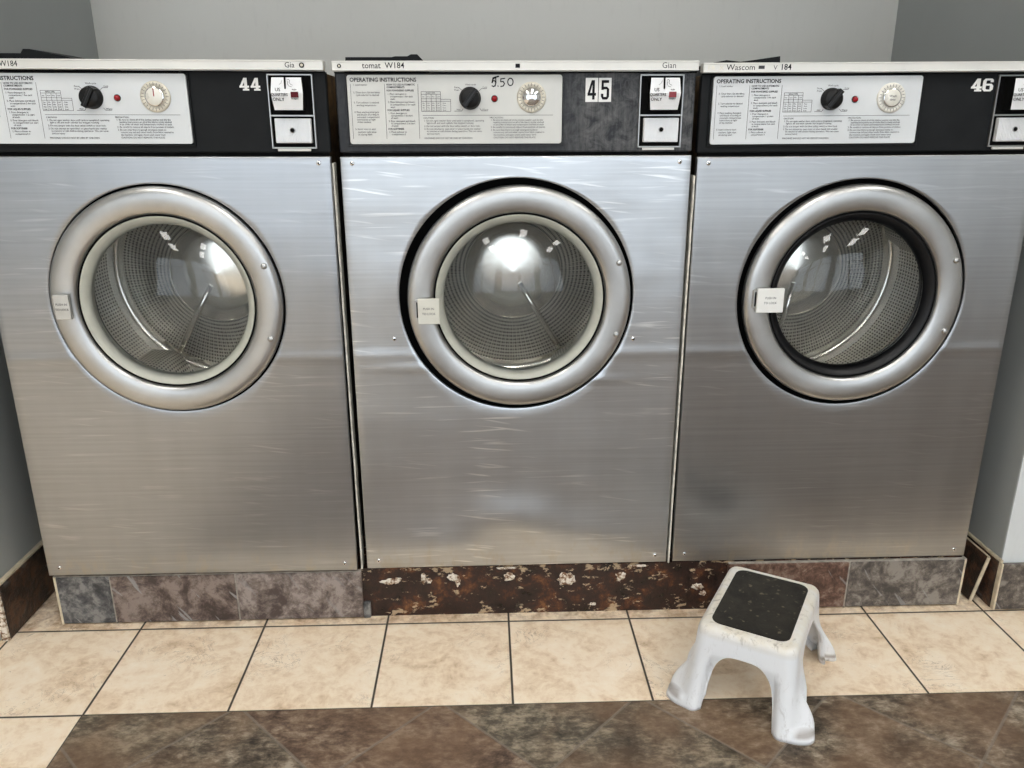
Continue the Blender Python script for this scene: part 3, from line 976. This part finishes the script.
    if idx == 1:    # the hand-written price
        mb = MB()
        X = lambda px: -0.3088 + (px - 346) * 0.001806
        Z = lambda py: 1.1404 - (py - 74) * 0.00174
        S = lambda pts, w=.0019: mb.stroke([(X(a), Z(b)) for a, b in pts], w, -.0105, 'ink')
        S([(494.5, 77.4), (492.6, 78.0), (492.2, 81.2), (494.2, 80.8), (495.4, 82.4), (495.0, 85.2), (493.2, 86.6), (491.6, 85.8)])
        S([(491.8, 82.6), (492.6, 79.2), (495.0, 77.4), (498.2, 76.6)], .0026)
        S([(495.4, 77.6), (495.6, 82.6), (494.6, 86.2)])
        S([(497.4, 86.0), (497.9, 86.2)], .0018)
        S([(504.6, 78.6), (500.6, 79.0), (500.4, 81.8), (503.0, 81.6), (504.2, 83.6), (503.0, 86.0), (500.4, 86.4)])
        S([(510.2 + 2.7 * math.cos(a * PI / 7), 82.0 + 3.6 * math.sin(a * PI / 7)) for a in range(15)])
        mb.build('handwritten_price', pl, 'price 5.50 in black marker')
    # knob, light, dial
    kx, kz = -.0862, 1.0985
    mb = MB()
    mb.lathe([(.0200, -.0095), (.0200, -.0125), (.0190, -.0150), (.0182, -.0160), (.0170, -.0240), (.0155, -.0255), (.0003, -.0255)], kx, kz, 'knob', 40)
    a = math.radians(52 if idx != 0 else 60)
    d, e = Vector((math.cos(a), math.sin(a))), Vector((-math.sin(a), math.cos(a)))
    def bar(l0, l1, w, y0, y1, m):
        mb.prism([(kx + d.x * u + e.x * v, kz + d.y * u + e.y * v) for u, v in ((l0, -w), (l1, -w), (l1, w), (l0, w))], y0, y1, m, .0008)
    bar(-.0185, .0190, .0048, -.0310, -.0150, 'knob')
    bar(-.017, .018, .0005, -.0314, -.030, 'greyink')
    mb.build('selector_knob', t)
    lx, lz = -.0415, 1.0978
    MB().disc(lx, lz, .0062, -.0095, -.0110, 'rubber', 20).disc(lx, lz, .0050, -.0110, -.0125, 'led', 20, .0035).build('indicator_light', t)
    dx, dz = .0262, 1.1000
    mb = MB()
    mb.lathe([(.0268, -.0095), (.0268, -.0120), (.0255, -.0135), (.0185, -.0142), (.0180, -.0120), (.0003, -.0120)], dx, dz, 'dial' if idx != 2 else 'dialwhite', 48)
    for k in range(24):
        a = k * PI / 12
        mb.stroke([(dx + .0195 * math.cos(a), dz + .0195 * math.sin(a)), (dx + (.0235 if k % 2 else .0245) * math.cos(a), dz + (.0235 if k % 2 else .0245) * math.sin(a))], .0007, -.0146, 'greyink')
    dl = mb.build('timer_dial', t)
    mb = MB()
    if idx == 1:
        mb.lathe([(.0172, -.0120), (.0172, -.0150), (.0165, -.0170), (.013, -.0195), (.008, -.0212), (.0003, -.0218)], dx, dz, 'chrome', 40)
        mb.build('dial_cap', dl, 'mirror-bright chrome cap')
    else:
        mb.lathe([(.0172, -.0120), (.0172, -.0160), (.0160, -.0172), (.0003, -.0172)], dx, dz, 'chrome', 40)
        mb.disc(dx, dz, .0150, -.0170, -.0176, 'dialwhite', 32)
        if idx == 0:
            mb.stroke([(dx, dz + .001), (dx, dz + .0135)], .0018, -.0184, 'led')
        else:
            mb.text('Wash', .006, dx, dz + .001, -.0185, 'greyink', 'CENTER').text('time', .006, dx, dz - .005, -.0185, 'greyink', 'CENTER')
        mb.build('dial_cap', dl)
    # the machine's number
    mb = MB()
    if idx == 0:
        digits(mb, '44', 'slab', .1755, 1.1110, .0170, .0215, .0030, -.0062, 'white')
        mb.build('machine_number', t, 'white slab number 44')
    elif idx == 2:
        digits(mb, '46', 'slab', .1775, 1.1105, .0200, .0225, .0015, -.0062, 'white')
        mb.build('machine_number', t, 'white slab number 46')
    else:
        mb.box(.1262, .1492, -.0052, -.004, 1.0918, 1.1335, 'white')
        mb.box(.1506, .1738, -.0052, -.004, 1.0918, 1.1335, 'white')
        digits(mb, '4', 'cond', .1300, 1.0960, .0155, .0335, 0, -.0060, 'ink')
        digits(mb, '5', 'cond', .1545, 1.0960, .0155, .0335, 0, -.0060, 'ink')
        mb.build('machine_number', t, 'two white stickers reading 45')
        mb = MB()
        mb.text('10', .026, .185, 1.113, -.0048, 'greyink', 'LEFT', .9)
        mb.build('number_ghost', t, 'faint trace of an old number')
    # coin meter: chrome surround, projecting coin chute and ribbed coin vault
    mb = MB()
    fx0, fx1, fz0, fz1 = .2255, .3075, 1.0105, 1.1395
    for a, b, c, d in ((fx0, fx0 + .003, fz0, fz1), (fx1 - .003, fx1, fz0, fz1), (fx0, fx1, fz1 - .003, fz1), (fx0, fx1, fz0, fz0 + .003), (fx0 + .002, fx1 - .002, 1.0665, 1.0700)):
        mb.box(a, b, -.0105, -.0040, c, d, 'frame_steel', .0007, 1)
    mb.box(fx0 + .003, fx1 - .003, -.0060, -.0040, fz0 + .003, fz1 - .003, 'void')
    mb.box(fx0 + .010, fx1 - .012, -.0100, -.0045, fz0 - .0045, fz0, 'alum', .0007, 1)
    cm = mb.build('coin_meter', t)
    mb = MB()
    # side profile (y, z) of the chute: bulges at mid height
    cx0, cx1 = .2385, .2950
    prof = [(-.006, 1.0775), (-.0350, 1.0775), (-.0410, 1.1060), (-.0365, 1.1320), (-.006, 1.1320)]
    ins = [0.0032, 0.0032, 0, .0024, .0024]
    L = [mb.bm.verts.new((cx0 + i, y, z)) for (y, z), i in zip(prof, ins)]
    Rr = [mb.bm.verts.new((cx1 - i, y, z)) for (y, z), i in zip(prof, ins)]
    mb.face(L, 'void')
    mb.face(Rr[::-1], 'void')
    for k in range(4):
        mb.face([L[k], Rr[k], Rr[k + 1], L[k + 1]], 'coinface' if k in (1, 2) else 'void')
    bmesh.ops.recalc_face_normals(mb.bm, faces=mb.bm.faces)
    ch = mb.build('coin_chute', cm)
    mb = MB()
    def on(z):      # y of the face at height z
        return (-.0410 + (z - 1.1060) * (.0045 / .026)) if z > 1.106 else (-.0350 - (z - 1.0775) * (.006 / .0285))
    mb.prism([(.2632, 1.1130), (.2655, 1.1130), (.2655, 1.1322), (.2632, 1.1322)], -.0412, -.035, 'void')
    for s, xx, zz, sz in (('US', .2510, 1.1090, .0082), ('QUARTERS', .2535, 1.1010, .0070), ('ONLY', .2510, 1.0930, .0076), ('PUSH', .2800, 1.1105, .0032), ('TO REJECT', .2800, 1.0955, .0026)):
        mb.text(s, sz, xx, zz, on(zz + .002) - .0006, 'ink', 'CENTER', .85 if s == 'QUARTERS' else 1.0, .00008)
    # pointing hand drawn beside the slot
    hw = [(.2690, 1.1275), (.2710, 1.1290), (.2735, 1.1270), (.2720, 1.1235), (.2745, 1.1205), (.2780, 1.1190)]
    mb.stroke(hw, .0006, -.0404, 'greyink').stroke([(.2700, 1.1255), (.2690, 1.1215), (.2715, 1.1175), (.2760, 1.1165)], .0006, -.0408, 'greyink')
    mb.stroke([(.2600, 1.1270), (.2580, 1.1225), (.2545, 1.1200)], .0005, -.0406, 'greyink')
    mb.box(.2735, .2868, on(1.1035) - .0012, on(1.1035) + .002, 1.0985, 1.1082, 'redfade' if idx == 1 else 'redwin', .0004, 1)
    mb.build('chute_markings', cm)
    mb = MB()
    mb.box(.2350, .3000, -.0170, -.0055, 1.0205, 1.0635, 'coinface', .0015, 2)
    for k in range(21):
        x = .2378 + k * .00298
        mb.box(x - .0008, x + .0008, -.0185, -.0168, 1.0225, 1.0620, 'coinface')
    v = mb.build('coin_vault', cm)
    MB().disc(.2670, 1.0430, .0048, -.0178, -.0196, 'frame_steel', 20).disc(.2670, 1.0430, .0038, -.0196, -.0200, 'void', 16).build('keyhole', cm)
    # door
    mb = MB()
    ro = .2205
    prof = [(.170, .004), (.1690, -.007), (.1700, -.0125), (.1728, -.0160), (.1770, -.0178), (.184, -.0192), (.194, -.0202), (.204, -.0203), (.2115, -.0194), (.2165, -.0170), (.2195, -.0130), (ro, -.0080), (ro, .000), (.217, .004)]
    mb.lathe(prof, DX, DZ, 'ring', 128, closed=True)
    dr = mb.build('door', t)
    dr.location.y = .007
    MB().lathe([(.1700, -.0095), (.1655, -.0095)], DX, DZ, 'void', 96).lathe([(.1655, -.0105), (.1640, -.0100), (.1580, -.0060), (.1520, .0000), (.1490, .0080), (.1490, .0160), (.1655, .0160)], DX, DZ, gasket, 96, closed=True).build('door_gasket', dr, 'black rubber gasket' if gasket == 'rubber' else 'cream gasket')
    mb = MB()
    gp = [(.1500, .0110), (.1480, .0050)]
    for k in range(1, 13):
        a = k / 12 * PI / 2
        gp.append((.1480 * math.cos(a), .0050 - .0460 * math.sin(a)))
    gp[-1] = (.0004, gp[-1][1])
    mb.lathe(gp, DX, DZ, 'glass', 96)
    mb.build('door_glass', dr)
    for bz in (.796, .6525):
        MB().disc(DX + .1935, bz, .0058, -.0190, -.0222, 'ring', 20, .0030).build('hinge_bolt', dr)
    mb = MB()
    lx0, lx1 = {0: (-.205, -.176), 1: (-.195, -.153), 2: (-.2, -.1465)}[idx]
    lz0, lz1 = {0: (.697, .745), 1: (.681, .7315), 2: (.698, .7465)}[idx]
    mb.box(lx0 - .006, lx0 + .010, -.0262, -.018, lz0 + .008, lz1 - .004, 'ring', .001, 1)
    mb.box(lx0 - .003, lx0 + .002, -.0272, -.024, lz0 + .012, lz1 - .008, 'void')
    mb.box(lx0, lx1, -.0330, -.0262, lz0, lz1, latch, .0012, 2)
    cxm = (lx0 + lx1) / 2
    mb.text('PUSH IN', .0062, cxm, (lz0 + lz1) / 2 + .0035, -.0333, 'greyink', 'CENTER', .95)
    mb.text('TO LOCK', .0062, cxm, (lz0 + lz1) / 2 - .0065, -.0333, 'greyink', 'CENTER', .95)
    mb.build('door_latch', dr)
    # the drum behind the glass
    mb = MB()
    mb.lathe([(.1495, .018), (.156, .030), (.160, .046)], DX, DZ, 'rubber', 72)
    mb.lathe([(.160, .048), (.170, .052), (.255, .070)], DX, DZ, 'drumplain', 72)
    mb.lathe([(.255, .070), (.262, .085), (.262, .340)], DX, DZ, 'drum', 96, uvscale=.25)
    mb.lathe([(.262, .340), (.256, .356), (.246, .364), (.232, .360)], DX, DZ, 'drumplain', 96)
    mb.lathe([(.232, .360), (.112, .320)], DX, DZ, 'drum', 96, uvscale=.25)
    mb.lathe([(.112, .320), (.106, .314), (.085, .309), (.070, .307), (.0005, .303)], DX, DZ, 'drumplain', 96)
    dm = mb.build('drum', t)
    base = {0: 238, 1: 300, 2: 262}[idx]
    for q in range(3):
        a = math.radians(base + 120 * q)
        mb = MB()
        N, K = 10, 8
        rows = []
        for i in range(N + 1):
            y = .074 + (.345 - .074) * i / N
            hgt = .048 * (0.75 + 0.25 * math.sin(PI * i / N)) * min(1, i / 1.2 + .25, (N - i) / 1.2 + .45)
            row = []
            for j in range(K + 1):
                u = -1 + 2 * j / K
                r = .262 - hgt * (math.cos(u * PI / 2) ** 0.8)
                aa = a + u * .22 + 0.0 * y
                row.append(mb.bm.verts.new((DX + r * math.cos(aa), y, DZ + r * math.sin(aa))))
            rows.append(row)
        for i in range(N):
            for j in range(K):
                f = mb.face([rows[i][j], rows[i][j + 1], rows[i + 1][j + 1], rows[i + 1][j]], 'drum', True)
                for l in f.loops:
                    l[mb.uv].uv = (math.atan2(l.vert.co.z - DZ, l.vert.co.x - DX) * .25, (l.vert.co.y + .262) * .6)
        c_, s_ = math.cos(a), math.sin(a)
        if q == 0:
            mb.tube([(DX + r * c_, y - .006, DZ + r * s_) for r, y in ((.030, .312), (.112, .318), (.17, .338), (.236, .358))], .0065, 'drumplain', 12)
        mb.face(rows[-1], 'drumplain')
        mb.face(rows[0][::-1], 'drumplain')
        bmesh.ops.recalc_face_normals(mb.bm, faces=mb.bm.faces)
        mb.build('drum_lifter', dm)
    # black soap hopper lid peeping over the trim
    mb = MB()
    if idx == 0:
        sil = [(-.300, 1.143), (-.300, 1.178), (-.245, 1.178), (-.240, 1.1855), (-.228, 1.1855), (-.140, 1.168), (-.130, 1.143)]
    elif idx == 1:
        sil = [(-.326, 1.143), (-.322, 1.1750), (-.235, 1.1750), (-.228, 1.1765), (-.205, 1.1765), (-.198, 1.1800), (-.186, 1.1800), (-.176, 1.170), (-.172, 1.143)]
    else:
        sil = [(-.300, 1.143), (-.292, 1.168), (-.262, 1.173), (-.235, 1.170), (-.205, 1.1735), (-.160, 1.1795), (-.158, 1.1795), (-.156, 1.143)]
    mb.prism(sil, .09, .26, 'black')
    sh = mb.build('soap_hopper', t)
    for o in t.children:
        if o.name.split('.')[0] in ('control_panel', 'instruction_plate', 'selector_knob', 'indicator_light', 'timer_dial', 'machine_number', 'number_ghost', 'coin_meter'):
            o.location.y = .009
    return t

machine(0, (-.3526, -.008, .0022), (0, .0039, .0039), 'stainless steel front-load washer numbered 44, left of the three, cream door gasket', 'cream', 'taggrey', .72)
machine(1, (.3289, .0014, .0006), (0, -.0011, .0042), 'scratched stainless steel front-load washer numbered 45 in the middle, 5.50 written on it', 'cream', 'tagcream', .706)
machine(2, (1.0049, .0063, -.001), (0, -.0046, -.0072), 'stainless steel front-load washer numbered 46, right of the three, black door gasket', 'rubber', 'tag', .722)

# dirty white strips in the gaps between the washers
def strip(x0, x1, ztop, zbot, label):
    mb = MB()
    w = .0016
    P = []
    N = 18
    for i in range(N + 1):
        f = i / N
        P.append((x0 + (x1 - x0) * f + random.uniform(-.0004, .0004), ztop + (zbot - ztop) * f))
    L = [mb.bm.verts.new((x - w, .004, z)) for x, z in P]
    R = [mb.bm.verts.new((x + w, .004, z)) for x, z in P]
    L2 = [mb.bm.verts.new((x - w, .03, z)) for x, z in P]
    R2 = [mb.bm.verts.new((x + w, .03, z)) for x, z in P]
    for i in range(N):
        for a, b in ((L, R), (R, R2), (R2, L2), (L2, L)):
            mb.face([a[i], b[i], b[i + 1], a[i + 1]], 'seal')
    mb.face([L[0], L2[0], R2[0], R[0]], 'seal')
    mb.face([L[-1], R[-1], R2[-1], L2[-1]], 'seal')
    bmesh.ops.recalc_face_normals(mb.bm, faces=mb.bm.faces)
    o = mb.build('gap_strip')
    o['label'] = label
    o['category'] = 'strip'
    return o
strip(-.0165, -.0135, .985, .1235, 'thin dirty white strip standing in the gap between washers 44 and 45')
strip(.6660, .6650, .960, .1235, 'thin rust-spotted white strip standing in the gap between washers 45 and 46')

# ------------------------------------------------------------------ step stool
def step_stool():
    H = 0.168
    t = thing('step_stool', 'small white plastic step stool with dark rubber tread on the tile floor', 'step stool', (.7930, -.2275, 0), (0, 0, math.radians(-31)))
    hx0, hy0, hx1, hy1 = .108, .159, .0905, .125      # half sizes at the floor and at the top
    U0, V0 = 0.80, 0.82                                # arch half openings as fractions of the side
    ZT, ZS = 0.122, 0.140
    def samples(c0, nin, nout):
        arch = [c0 * math.sin(-PI / 2 + PI * k / nin) for k in range(nin + 1)]
        out = [c0 + (1 - c0) * k / nout for k in range(1, nout + 1)]
        return [-v for v in out[::-1]] + arch + out
    cols = []
    # each column: side, fraction along the side; corners are separate
    fx, fy = samples(U0, 30, 8), samples(V0, 34, 6)
    for f in fx: cols.append(('f', f))
    for k in range(1, 8): cols.append(('c0', k / 8))
    for f in fy: cols.append(('r', f))
    for k in range(1, 8): cols.append(('c1', k / 8))
    for f in fx: cols.append(('b', f))
    for k in range(1, 8): cols.append(('c2', k / 8))
    for f in fy: cols.append(('l', f))
    for k in range(1, 8): cols.append(('c3', k / 8))
    def base_xy(kind, f, hx, hy, r):
        ix, iy = hx - r, hy - r
        if kind == 'f': return Vector((f * ix, -hy))
        if kind == 'r': return Vector((hx, f * iy))
        if kind == 'b': return Vector((-f * ix, hy))
        if kind == 'l': return Vector((-hx, -f * iy))
        c = {'c0': (ix, -iy, -90), 'c1': (ix, iy, 0), 'c2': (-ix, iy, 90), 'c3': (-ix, -iy, 180)}[kind]
        a = math.radians(c[2] + 90 * f)
        return Vector((c[0] + r * math.cos(a), c[1] + r * math.sin(a)))
    def prof(z):
        s = 1 - z / H
        k = s * 0.72 + 0.28 * s ** 3
        return hx1 + (hx0 - hx1) * k, hy1 + (hy0 - hy1) * k, .022 + .004 * s
    def lip(a, b, x): return max(0.0, min(1.0, (x - a) / (b - a)))
    def smooth(x): return x * x * (3 - 2 * x)
    def pos(kind, f, z):
        hx, hy, r = prof(z)
        p = base_xy(kind, f, hx, hy, r)
        # outward lobes with a scooped pocket on the long sides of every foot
        ax, ay = abs(p.x), abs(p.y)
        side = 1.0 if kind in ('l', 'r') else (0.0 if kind in ('f', 'b') else None)
        if side is None:
            q = f if kind in ('c0', 'c2') else 1 - f
            side = smooth(q)
        yy = (hy - ay) + (.008 if p.y > 0 else 0.0)
        # fin-like lobe: dished towards the end of the stool, closed by a lip at the floor
        zf = smooth(lip(.100, .022, z)) if z < .100 else 0
        if yy < .034:
            q = max(0.0, (yy - .002) / .032)
            dish = q ** 3.2
            foot = math.sqrt(max(0.0, 1 - (1 - q) ** 2))
        else:
            q = max(0.0, 1 - (yy - .034) / .014)
            dish = foot = math.sqrt(max(0.0, 1 - (1 - q) ** 2)) if q > 0 else 0.0
        mixl = smooth(lip(.018, .012, z)) if z < .018 else 0.0
        d = .030 * zf * (dish + (foot - dish) * mixl)
        # the arch edges turn inwards, giving the legs their thickness
        if kind in ('f', 'b'):
            e = (abs(f) - U0) * (hx - r)
            if e > 0:
                p.y -= math.copysign(.014 * math.exp(-(e / .006) ** 1.3) * smooth(lip(.122, .07, z)), p.y)
            elif z < .122:
                p.y -= math.copysign(.014 * smooth(lip(.122, .07, z)), p.y)
        if kind in ('l', 'r'):
            e = max(0.0, (abs(f) - V0) * (hy - r))
            d -= .012 * math.exp(-(e / .005) ** 1.3) * smooth(lip(.12, .07, z))
        p.x += math.copysign(d, p.x)
        return Vector((p.x, p.y, z))
    def zlow(kind, f):
        if kind in ('f', 'b') and abs(f) < U0:
            return ZT * (1 - (abs(f) / U0) ** 4.0) ** (1 / 2.6)
        if kind in ('l', 'r') and abs(f) < V0:
            return ZS * (1 - (abs(f) / V0) ** 3.2) ** (1 / 2.6)
        return 0.0
    NZ = 22
    ZC = 0.149
    bm = bmesh.new()
    rows = []
    colv = []
    for kind, f in cols:
        zl = zlow(kind, f)
        v = []
        for i in range(NZ + 1):
            z = zl + (ZC - zl) * i / NZ
            v.append(bm.verts.new(pos(kind, f, z)))
        for z in (.1515, .154):
            v.append(bm.verts.new(pos(kind, f, z)))
        # rounded shoulder then flat top
        hx, hy, r = prof(.154)
        for a in (25, 50, 72, 90):
            a = math.radians(a)
            ins = .014 * (1 - math.cos(a))
            z = .154 + .014 * math.sin(a)
            q = base_xy(kind, f, hx - ins, hy - ins, max(.006, r - ins))
            v.append(bm.verts.new((q.x, q.y, z)))
        for ins in (.030, .055, .075):
            q = base_xy(kind, f, hx - ins, hy - ins, max(.003, r - ins))
            v.append(bm.verts.new((q.x, q.y, H)))
        colv.append(v)
    n = len(cols)
    owner = {}
    def leg_of(k):
        kind, f = cols[k]
        kind2, f2 = cols[(k + 1) % n]
        def q(kind, f):
            if kind[0] == 'c': return int(kind[1])
            if kind in ('f', 'b') and abs(f) < U0 - 1e-6: return None
            if kind in ('l', 'r') and abs(f) < V0 - 1e-6: return None
            return {'f': 0 if f > 0 else 3, 'r': 1 if f > 0 else 0, 'b': 2 if f > 0 else 1, 'l': 3 if f > 0 else 2}[kind]
        a, b = q(kind, f), q(kind2, f2)
        return a if a == b else None
    for k in range(n):
        a, b = colv[k], colv[(k + 1) % n]
        for i in range(len(a) - 1):
            f = bm.faces.new([a[i], b[i], b[i + 1], a[i + 1]])
            f.smooth = True
            lg = leg_of(k)
            f.material_index = 0
            owner[f.index] = None
            f.material_index = (lg + 1) if (lg is not None and i < NZ) else 0
    bm.faces.new([v[-1] for v in colv])
    bmesh.ops.remove_doubles(bm, verts=bm.verts, dist=1e-5)
    bmesh.ops.recalc_face_normals(bm, faces=bm.faces)
    # give the moulding its wall thickness
    me = bpy.data.meshes.new('whole')
    bm.to_mesh(me)
    ob = bpy.data.objects.new('whole', me)
    COL.objects.link(ob)
    md = ob.modifiers.new('thick', 'SOLIDIFY')
    md.thickness = .0060
    md.offset = -1
    bpy.context.view_layer.update()
    ev = ob.evaluated_get(bpy.context.evaluated_depsgraph_get())
    whole = bpy.data.meshes.new_from_object(ev)
    bpy.data.objects.remove(ob)
    vn = [v.normal.copy() for v in whole.vertices]
    def piece(idx, name):
        used, faces = {}, []
        for p in whole.polygons:
            if p.material_index == idx:
                faces.append([used.setdefault(v, len(used)) for v in p.vertices])
        m2 = bpy.data.meshes.new(name)
        inv = sorted(used, key=used.get)
        m2.from_pydata([whole.vertices[v].co for v in inv], [], faces)
        m2.materials.append(M['stool'])
        for p in m2.polygons:
            p.use_smooth = True
        m2.update()
        m2.normals_split_custom_set_from_vertices([vn[v] for v in inv])
        o = bpy.data.objects.new(name, m2)
        COL.objects.link(o)
        o.parent = t
        return o
    piece(0, 'body')
    for k in range(4):
        piece(k + 1, 'leg')
    # dark tread let into the top
    px, pz, r = .0715, .1060, .020
    pts = []
    for cx, cy, a0 in ((px - r, pz - r, 0), (-px + r, pz - r, 90), (-px + r, -pz + r, 180), (px - r, -pz + r, 270)):
        for k in range(7):
            a = math.radians(a0 + 15 * k)
            pts.append((cx + r * math.cos(a), cy + r * math.sin(a)))
    mb = MB()
    a = [mb.bm.verts.new((p[0], p[1], H - .001)) for p in pts]
    b = [mb.bm.verts.new((p[0], p[1], H + .0010)) for p in pts]
    c = [mb.bm.verts.new((p[0] * .985, p[1] * .99, H + .0018)) for p in pts]
    for k in range(len(pts)):
        j = (k + 1) % len(pts)
        mb.face([a[k], a[j], b[j], b[k]], 'pad', True)
        mb.face([b[k], b[j], c[j], c[k]], 'pad', True)
    mb.face(c, 'pad')
    mb.face(a[::-1], 'pad')
    bmesh.ops.recalc_face_normals(mb.bm, faces=mb.bm.faces)
    mb.build('tread_pad', t, 'dark rubber tread')
    return t
step_stool()
